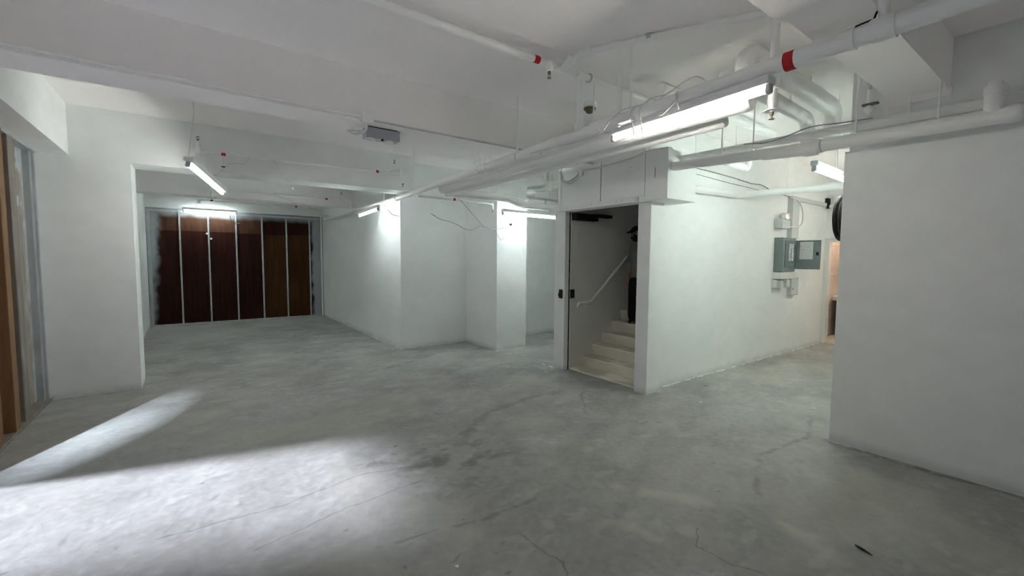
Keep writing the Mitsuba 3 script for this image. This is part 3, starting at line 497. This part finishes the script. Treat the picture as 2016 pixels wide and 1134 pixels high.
k = thing('electrical_panel', 'grey breaker panel with its door open on the corridor wall', 'electrical panel')
part(k, 'box', box(7.26, 7.72, 2.925, 3.055, 1.335, 1.86, 0.004), 'mat_panel_gray', False)
part(k, 'cover', box(7.33, 7.70, 2.915, 2.93, 1.40, 1.82, 0.003), 'mat_panel_dark', False)
for i in range(10):
    part(k, 'breaker', box(7.45, 7.50, 2.905, 2.92, 1.50 + i * 0.027, 1.522 + i * 0.027, 0.002), 'mat_white_plastic', False)
    part(k, 'breaker', box(7.53, 7.60, 2.905, 2.92, 1.50 + i * 0.027, 1.522 + i * 0.027, 0.002), 'mat_paper' if i % 2 else 'mat_white_plastic', False)
part(k, 'bus_slot', box(7.505, 7.522, 2.91, 2.918, 1.50, 1.62), 'mat_black', False)
dm = box(-0.004, 0.012, -0.345, 0.0, 1.375, 1.825, 0.004); R = trimesh.transformations.rotation_matrix(0.06, (0, 0, 1), (0, 0, 0)); Tr = trimesh.transformations.translation_matrix((7.715, 2.93, 0))
def pm(m): m.apply_transform(R); m.apply_transform(Tr); return m
dk = part(k, 'door', pm(dm), 'mat_panel_gray', False, 'grey open panel door with a paper chart inside')
part(dk, 'chart', pm(box(-0.006, -0.003, -0.245, -0.065, 1.53, 1.80)), 'mat_paper', False); part(dk, 'latch', pm(box(-0.012, 0.0, -0.32, -0.288, 1.59, 1.64, 0.004)), 'mat_black', False)
part(k, 'hinge', cyl((7.715, 2.925, 1.375), (7.715, 2.925, 1.825), 0.008, 8), 'mat_panel_dark')
single('junction_box', box(7.25, 7.80, 2.93, 3.055, 1.225, 1.33, 0.005), 'mat_white_plastic', 'white box directly below the breaker panel', 'junction box', smooth=False)
k = thing('power_outlet', 'pair of round grey sockets low under the breaker panel', 'outlet')
part(k, 'base', box(7.24, 7.56, 2.99, 3.055, 1.09, 1.21, 0.01), 'mat_white_plastic', False); part(k, 'socket', ring((7.32, 2.97, 1.14), (0, 1, 0), 0.06, 0.06), 'mat_pipe_gray'); part(k, 'socket', ring((7.47, 2.955, 1.155), (0, 1, 0), 0.065, 0.09), 'mat_pipe_gray')
k = thing('emergency_light', 'small white emergency light on the corridor wall above the breaker panel', 'emergency light')
part(k, 'case', box(7.22, 7.52, 2.94, 3.055, 1.995, 2.14, 0.01), 'mat_trough', False)
part(k, 'lamp_head', lathe([(0, 0), (0.03, 0), (0.055, 0.05), (0.05, 0.065), (0, 0.055)], (7.42, 2.96, 2.185), (-0.6, -0.75, 0)), 'mat_chrome'); part(k, 'lamp_head', lathe([(0, 0), (0.03, 0), (0.05, 0.05), (0.045, 0.06), (0, 0.05)], (7.28, 2.99, 2.185), (-0.3, -0.9, 0)), 'mat_pipe_gray')
part(k, 'neck', join(cyl((7.42, 2.98, 2.13), (7.42, 2.98, 2.19), 0.012, 8), cyl((7.28, 3.0, 2.13), (7.28, 3.0, 2.19), 0.012, 8)), 'mat_white_plastic')
k = thing('security_camera', 'white and black security camera high at the corridor end', 'camera')
part(k, 'bracket', join(box(9.20, 9.31, 3.0, 3.055, 2.52, 2.63, 0.004), box(9.16, 9.22, 2.97, 3.02, 2.44, 2.58, 0.004)), 'mat_black', False); part(k, 'case', box(9.12, 9.24, 2.80, 2.97, 2.44, 2.50, 0.012), 'mat_white_plastic', False); part(k, 'lens', ring((9.14, 2.97, 2.47), (0, 1, 0), 0.028, 0.03), 'mat_black')
k = thing('hose_reel', 'dark round hose reel sticking out at the end of the right wall', 'hose reel')
rc = (4.70, 0, 1.885)
part(k, 'flange', lathe([(0, 0), (0.19, 0), (0.20, 0.006), (0.20, 0.022), (0, 0.022)], (4.70, 1.412, 1.885), (0, 1, 0), 40), 'mat_black'); part(k, 'flange', lathe([(0, 0), (0.19, 0), (0.20, 0.006), (0.20, 0.018), (0, 0.018)], (4.70, 1.318, 1.885), (0, 1, 0), 40), 'mat_rim')
part(k, 'hose', join(*[tube([(4.70 + 0.165 * math.cos(a), y, 1.885 + 0.165 * math.sin(a)) for a in np.linspace(0, 2 * math.pi, 41)], 0.0135, 8) for y in (1.35, 1.376, 1.402)]), 'mat_bronze', True); part(k, 'hub', cyl((4.70, 1.285, 1.885), (4.70, 1.44, 1.885), 0.06, 20), 'mat_bronze')
k = thing('vanity', 'white washroom sink on a dark vanity seen through the end doorway', 'sink')
part(k, 'basin', box(10.28, 10.735, 2.35, 3.20, 0.72, 0.82, 0.02), 'mat_ceramic', False); part(k, 'cabinet', box(10.38, 10.735, 2.40, 3.16, 0.10, 0.72, 0.005), 'mat_vanity', False); part(k, 'tap', tube([(10.66, 2.8, 0.82), (10.66, 2.8, 0.95), (10.54, 2.8, 0.95)], 0.012, 10, 0.03), 'mat_chrome', True)
k = thing('mirror', 'washroom mirror in a thin dark frame above the sink', 'mirror')
part(k, 'glass', box(10.715, 10.725, 2.45, 3.18, 1.00, 1.36), 'mat_mirror', False); part(k, 'frame', join(box(10.70, 10.737, 3.17, 3.195, 0.98, 1.38), box(10.70, 10.737, 2.44, 2.46, 0.98, 1.38), box(10.70, 10.737, 2.44, 3.195, 1.36, 1.38), box(10.70, 10.737, 2.44, 3.195, 0.98, 1.00)), 'mat_bronze', False)
k = thing('picture_frame', 'small dark framed picture on the washroom wall above the mirror', 'picture'); part(k, 'frame', box(10.71, 10.737, 2.86, 3.185, 1.40, 1.70, 0.004), 'mat_bronze', False); part(k, 'sheet', box(10.705, 10.712, 2.90, 3.145, 1.44, 1.66), 'mat_paper', False)
k = thing('washroom_light', 'warm lit globe light on the washroom ceiling', 'lamp')
part(k, 'base', ring((10.1, 2.4, 2.39), (0, 0, 1), 0.09, 0.03), 'mat_white_plastic'); part(k, 'globe', sph((10.1, 2.4, 2.30), 0.08, 2), 'mat_white_plastic', True, emitter={'type': 'area', 'radiance': {'type': 'rgb', 'value': [17.0, 13.2, 10.2]}})

# emergency light and conduit on the first beam
k = pipe('conduit', 'thin white conduit along the lower edge of the nearest beam', [(-1.0, 3.735, 2.692), (1.16, 3.735, 2.672)], 0.0095, corner=0, cat='conduit', n=10)
for x in (-0.5, 0.48): part(k, 'clip', ring((x, 3.737, 2.682), (1, 0, 0), 0.013, 0.018, 10), 'mat_pipe')
part(k, 'run', tube([(1.26, 3.742, 2.663), (4.0, 3.742, 2.658)], 0.008, 8), 'mat_pipe_gray')
part(k, 'outlet_box', box(1.18, 1.265, 3.69, 3.752, 2.625, 2.715, 0.006), 'mat_pipe', False); part(k, 'down_bend', tube([(1.16, 3.735, 2.672), (1.168, 3.735, 2.64), (1.185, 3.73, 2.628)], 0.0095, 10), 'mat_pipe')
k = thing('emergency_light', 'grey two-headed emergency light hanging under the nearest beam', 'emergency light')
part(k, 'case', box(1.255, 1.56, 3.86, 3.98, 2.555, 2.645, 0.006), 'mat_gray_plastic', False); part(k, 'mount', box(1.27, 1.54, 3.88, 3.97, 2.64, 2.66), 'mat_black', False)
for x in (1.30, 1.475): part(k, 'lamp_head', lathe([(0, 0), (0.02, 0), (0.042, 0.006), (0.044, 0.016), (0.034, 0.018), (0.03, 0.012), (0, 0.014)], (x, 3.90, 2.556), (-0.1, -0.1, -1)), 'mat_white_plastic')
part(k, 'test_button', sph((1.40, 3.875, 2.552), 0.012), 'mat_black', True)
part(k, 'cable', wire([(1.215, 3.72, 2.625), (1.22, 3.78, 2.58), (1.17, 3.86, 2.56), (1.12, 3.92, 2.585), (1.15, 3.97, 2.615), (1.24, 3.93, 2.61), (1.27, 3.92, 2.60)], 0.010, 8), 'mat_cable', True)
k = thing('smoke_detector', 'ceiling detector with a white base and brown head, beyond the pipe drop', 'smoke detector')
part(k, 'base', lathe([(0, 0), (0.075, 0), (0.075, -0.035), (0.06, -0.05), (0, -0.05)], (3.27, 3.16, ZC + 0.003)), 'mat_pipe'); part(k, 'head', lathe([(0, 0), (0.055, 0), (0.062, -0.012), (0.04, -0.03), (0.03, -0.05), (0, -0.055)], (3.27, 3.16, ZC - 0.047)), 'mat_brown_sensor')

# wires
def cable(label, pts, r=0.0045, mat='mat_cable', cat='cable'): return single('cable', wire(pts, r), mat, label, cat, smooth=True)
cable('wavy grey wire hanging across the stepped wall and the pillar', [(2.77, 5.74, 2.14), (2.9, 5.72, 2.07), (3.05, 5.72, 2.04), (3.18, 5.70, 2.0), (3.31, 5.70, 1.94), (3.44, 5.70, 1.94), (3.58, 5.71, 2.0), (3.72, 5.71, 1.99), (3.89, 5.71, 1.97), (4.03, 5.72, 2.0), (4.17, 5.73, 2.06), (4.28, 5.70, 2.11), (4.36, 5.63, 2.19)], 0.004, 'mat_cable_gray')
cable('straight grey wire falling slantwise to the wavy wire', [(3.22, 5.75, 2.40), (3.28, 5.73, 2.34), (3.4, 5.72, 2.22), (3.53, 5.72, 2.1), (3.67, 5.71, 1.99)], 0.004, 'mat_cable_gray')
cable('grey wire loop in a V across the bright pillar', [(3.87, 5.71, 1.97), (3.89, 5.72, 1.91), (3.95, 5.72, 1.82), (3.99, 5.72, 1.81), (4.05, 5.72, 1.88), (4.14, 5.73, 1.99), (4.17, 5.73, 2.06)], 0.004, 'mat_cable_gray')
single('wire_nut', sph((4.17, 5.73, 2.06), 0.018, 2, (1.6, 1, 1)), 'mat_black', 'black wire connector on the wavy wire before the pillar', 'wire connector', smooth=True)
k = thing('pull_cord', 'white pull cord with a small knob hanging from the red-banded branch', 'pull cord'); part(k, 'cord', wire([(0.85, 6.19, 2.70), (0.93, 6.17, 2.57), (0.99, 6.15, 2.47), (1.06, 6.15, 2.385)], 0.003), 'mat_cable', True); part(k, 'knob', sph((1.065, 6.15, 2.375), 0.016, 2, (1, 1, 1.3)), 'mat_white_plastic', True)
cable('white lamp wire looping from the tilted tube up to the branch', [(0.12, 5.75, 2.36), (0.2, 5.88, 2.405), (0.24, 5.9, 2.41), (0.29, 5.92, 2.45), (0.31, 5.92, 2.49), (0.39, 5.95, 2.56), (0.46, 5.97, 2.575), (0.53, 6.0, 2.59), (0.60, 6.18, 2.70)])
k = thing('lamp_hook', 'dark hook holding the white lamp wire below the branch', 'hook'); part(k, 'bar', box(0.295, 0.33, 5.90, 5.92, 2.505, 2.515), 'mat_black', False); part(k, 'stem', cyl((0.31, 5.912, 2.47), (0.335, 6.2, 2.705), 0.003, 6), 'mat_cable')
cable('white wire holding up the near end of the tilted tube', [(0.0, 5.17, 2.42), (0.02, 5.3, 2.60), (0.06, 5.6, 2.95), (0.06, 5.62, ZC)], 0.003)
cable('bright white wire looping over the near lit tube', [(2.52, 1.80, 2.46), (2.505, 1.77, 2.45), (2.50, 1.72, 2.475), (2.50, 1.68, 2.50), (2.51, 1.665, 2.53), (2.52, 1.68, 2.56), (2.54, 1.70, 2.565)], 0.005)
cable('second bright wire looping from the near lamp to the main', [(2.52, 1.66, 2.455), (2.50, 1.655, 2.48), (2.495, 1.66, 2.51), (2.505, 1.675, 2.545), (2.53, 1.68, 2.575)], 0.004)
cable('slack white cable tied along the sprinkler main', [(2.54, 3.2, 2.47), (2.52, 2.85, 2.455), (2.52, 2.63, 2.45), (2.515, 2.33, 2.455), (2.52, 2.23, 2.52), (2.53, 2.11, 2.575), (2.55, 1.98, 2.575), (2.56, 1.9, 2.60), (2.58, 1.80, 2.60)], 0.005)
cable('thin white wire arching over the main to the round ducts', [(2.58, 1.95, 2.57), (2.60, 1.84, 2.60), (2.6, 1.62, 2.66), (2.6, 1.52, 2.60), (2.545, 1.47, 2.555), (2.54, 1.35, 2.535)], 0.004)
k = thing('lamp_tie', 'white wire ties and bracket strapping the near lamp to the main', 'wire tie')
for y in (1.95, 2.02): part(k, 'strap', tube([(2.58 + 0.062 * math.cos(a) - 0.012, y + 0.01 * math.sin(3 * a), 2.48 + 0.105 * math.sin(a)) for a in np.linspace(0, 2 * math.pi, 25)], 0.004, 6), 'mat_cable', True)
part(k, 'bracket', box(2.50, 2.56, 2.03, 2.14, 2.478, 2.50, 0.003), 'mat_white_plastic', False); part(k, 'clip', box(2.535, 2.555, 2.15, 2.165, 2.47, 2.51), 'mat_white_plastic', False)
cable('upper grey cable loop above the left jamb of the stair door', [(3.93, 4.31, 2.66), (3.925, 4.27, 2.55), (3.915, 4.18, 2.50), (3.915, 4.10, 2.505), (3.92, 3.99, 2.54), (3.93, 3.94, 2.60)], 0.012, 'mat_pipe_gray')
cable('lower grey cable loop above the left jamb of the stair door', [(3.93, 4.30, 2.56), (3.92, 4.25, 2.51), (3.91, 4.15, 2.475), (3.91, 4.05, 2.475), (3.92, 3.97, 2.51)], 0.010, 'mat_pipe_gray')
single('cable_clamp', box(3.915, 3.96, 3.90, 3.95, 2.54, 2.62, 0.006), 'mat_pipe', 'white clamp at the end of the cable loops over the stair door', 'clamp', smooth=False)
cable('white cable running along the top of the stair enclosure', [(3.93, 4.0, 2.60), (3.935, 3.58, 2.595), (3.935, 3.14, 2.62), (3.93, 2.98, 2.655), (3.93, 2.70, 2.645)], 0.008)
single('hook', tube([(3.945, 3.16, 2.53), (3.925, 3.165, 2.515), (3.915, 3.15, 2.49), (3.915, 3.12, 2.485), (3.92, 3.09, 2.50), (3.925, 3.085, 2.535)], 0.005, 8), 'mat_pipe', 'small white hook on the drywall above the stair doorway', 'hook', smooth=True)
cable('dark wire sagging along the top of the corridor wall', [(5.02, 3.04, 2.63), (5.36, 3.03, 2.625), (5.95, 3.03, 2.61), (6.4, 3.03, 2.59), (6.74, 3.03, 2.60), (7.1, 3.04, 2.55), (7.7, 3.03, 2.52)], 0.007, 'mat_cable_gray')
cable('thin wire below the dark wire on the corridor wall', [(5.03, 3.045, 2.56), (5.74, 3.045, 2.54), (6.4, 3.045, 2.53), (6.91, 3.045, 2.52)], 0.004, 'mat_cable_gray')
cable('white cable curving from the trough top to the small emergency light', [(7.60, 3.0, 2.50), (7.80, 2.96, 2.47), (7.95, 2.95, 2.36), (8.02, 2.96, 2.25), (8.01, 2.96, 2.13), (7.90, 2.965, 2.05), (7.70, 2.965, 2.035), (7.50, 2.98, 2.05)], 0.011)
cable('dark cable hanging in a curve along the thinner pipe over the right wall', [(4.16, 2.05, 2.58), (4.14, 1.85, 2.55), (4.13, 1.7, 2.56), (4.13, 1.5, 2.60), (4.14, 1.3, 2.585), (4.15, 1.1, 2.575)], 0.005, 'mat_cable_gray')
cable('wire hanging below the far lamp before the brown panels', [(0.72, 11.78, 2.47), (0.74, 11.8, 2.36), (0.80, 11.85, 2.30), (0.92, 11.9, 2.28)], 0.007)
cable('long thin wire strung slantwise below the third beam', [(1.25, 8.9, 2.62), (1.6, 9.0, 2.52), (2.0, 9.3, 2.45), (2.45, 10.2, 2.42)], 0.006, 'mat_cable')
cable('grey wire from the middle lamp to the corner of the stepped wall', [(2.45, 6.72, 2.33), (2.50, 6.70, 2.25), (2.58, 6.72, 2.19), (2.72, 6.78, 2.18)], 0.004, 'mat_cable_gray')

# litter on the floor
single('stick', tube([(2.775, 0.70, 0.006), (2.76, 0.665, 0.008), (2.745, 0.62, 0.006)], [0.003, 0.006, 0.002], 8), 'mat_black', 'small black stick lying on the floor at the lower right', 'stick', smooth=True)
def chip(x, y, r, mat, label, cat):
    m = sph((0, 0, 0), r, 1); m.vertices *= (1 + 0.35 * rng.uniform(-1, 1, (len(m.vertices), 1))); m.vertices[:, 2] *= 0.35; m.apply_translation((x, y, r * 0.22)); single('plaster_chip' if mat != 'mat_seam' else 'dirt_crumb', m, mat, label, cat, smooth=False)
chip(4.30, 2.46, 0.014, 'mat_wall', 'white plaster chip on the floor in front of the corner column', 'plaster chip')
chip(5.04, 1.68, 0.016, 'mat_wall', 'white plaster chip on the corridor floor near the right wall edge', 'plaster chip')
chip(0.99, 1.79, 0.010, 'mat_wall', 'tiny white plaster chip at the bottom centre of the floor', 'plaster chip')
chip(4.91, 2.75, 0.022, 'mat_seam', 'dark crumb on the floor along the bright corridor wall', 'dirt crumb')
chip(5.18, 2.99, 0.018, 'mat_seam', 'dark crumb by the foot of the bright corridor wall', 'dirt crumb')

# ------------------------------------------------------------------ the person on the stair, coming down beside the rail, mostly hidden by the column
def body_mesh(bones, step, smooth_it=12):
    hs = []
    for a, ra, b, rb in bones:
        hs.append(m3.Manifold.batch_hull([m3.Manifold.sphere(ra, 16).translate(tuple(map(float, a))), m3.Manifold.sphere(rb, 16).translate(tuple(map(float, b)))]))
    m = m3.Manifold.batch_boolean(hs, m3.OpType.Add).refine_to_length(step).to_mesh()
    t = trimesh.Trimesh(m.vert_properties[:, :3], m.tri_verts, process=True); trimesh.smoothing.filter_taubin(t, iterations=smooth_it); return t
px, py, pz = 5.07, 3.835, 0.60            # on the fourth step
def P(dx, dy, dz): return (px + dx, py + dy, pz + dz)
pe = thing('person', 'person in black cap and trousers on the stair, mostly hidden by the column', 'person')
bones = [(P(0, 0, .70), .10, P(0, .02, 1.02), .10), (P(0, -.09, 1.08), .05, P(0, .12, 1.08), .05), (P(0, .02, 1.08), .045, P(-.02, .06, 1.18), .04),
         (P(-.03, .075, 1.28), .085, P(-.02, .07, 1.21), .07), (P(-.05, .075, 1.22), .055, P(-.06, .075, 1.20), .045), (P(-.115, .078, 1.255), .010, P(-.125, .08, 1.235), .014),
         (P(-.03, .165, 1.27), .016, P(-.025, .165, 1.24), .013), (P(-.03, -.012, 1.27), .016, P(-.025, -.012, 1.24), .013)]
for s, lean in ((1, 0.02), (-1, -0.02)):
    sh, el, wr = P(0, s * .155 + lean, 1.07), P(.02, s * .175 + lean, .84), P(-.06, s * .165 + lean, .68)
    bones += [(sh, .048, el, .037), (el, .036, wr, .026), (wr, .026, P(-.08, s * .16 + lean, .62), .030), (P(0, s * .09, .68), .075, P(.01, s * .09, .36), .055), (P(.01, s * .09, .36), .052, P(.03, s * .09, .06), .034), (P(.04, s * .09, .03), .030, P(-.09, s * .10, .022), .024)]
    for f, (dy, ln) in enumerate(((-.022, .050), (-.008, .058), (.007, .055), (.021, .045))):
        k0 = P(-.085, s * .16 + lean + dy, .605); k1 = P(-.095, s * .16 + lean + dy * 1.1, .605 - ln * .6); k2 = P(-.085, s * .155 + lean + dy * 1.1, .605 - ln)
        bones += [(k0, .0085, k1, .0078), (k1, .0078, k2, .0068)]
    bones += [(P(-.075, s * .16 + lean - s * .022, .635), .010, P(-.105, s * .16 + lean - s * .035, .60), .0078)]
part(pe, 'body', body_mesh(bones, 0.012), 'mat_skin', True)
part(pe, 'shirt', body_mesh([(P(0, 0, .68), .155, P(0, .01, .98), .145), (P(0, -.08, 1.02), .085, P(0, .11, 1.02), .085), (P(0, .15, 1.06), .066, P(.02, .19, .90), .058), (P(0, -.13, 1.06), .066, P(.02, -.18, .90), .058)], 0.03), 'mat_shirt', True)
part(pe, 'trousers', body_mesh([(P(0, 0, .60), .165, P(0, 0, .54), .17), (P(0, .06, .56), .135, P(.01, .11, .10), .10), (P(0, -.06, .56), .135, P(.01, -.11, .10), .10), (P(.01, .11, .10), .10, P(.01, .11, .085), .085), (P(.01, -.11, .10), .10, P(.01, -.11, .085), .085)], 0.03), 'mat_trousers', True)
part(pe, 'cap', join(lathe([(0.0, 0.075), (0.05, 0.066), (0.085, 0.035), (0.097, 0.0), (0.0, 0.0)], P(-.03, .075, 1.305)), trimesh.convex.convex_hull(np.array([P(-.10, .01, 1.318), P(-.10, .14, 1.318), P(-.21, .03, 1.275), P(-.21, .12, 1.275), P(-.10, .01, 1.308), P(-.10, .14, 1.308), P(-.21, .03, 1.267), P(-.21, .12, 1.267), P(-.23, .075, 1.265)]))), 'mat_cap', True)
part(pe, 'face_mask', body_mesh([(P(-.095, .05, 1.215), .032, P(-.095, .10, 1.215), .032), (P(-.07, .075, 1.20), .05, P(-.08, .075, 1.225), .05)], 0.02), 'mat_cap', True)
part(pe, 'eyes', join(sph(P(-.108, .045, 1.275), .009, 1), sph(P(-.108, .105, 1.275), .009, 1)), 'mat_black', True)
for s in (1, -1): part(pe, 'shoe', body_mesh([(P(.05, s * .10, .035), .036, P(-.10, s * .11, .030), .030)], 0.02), 'mat_black', True)
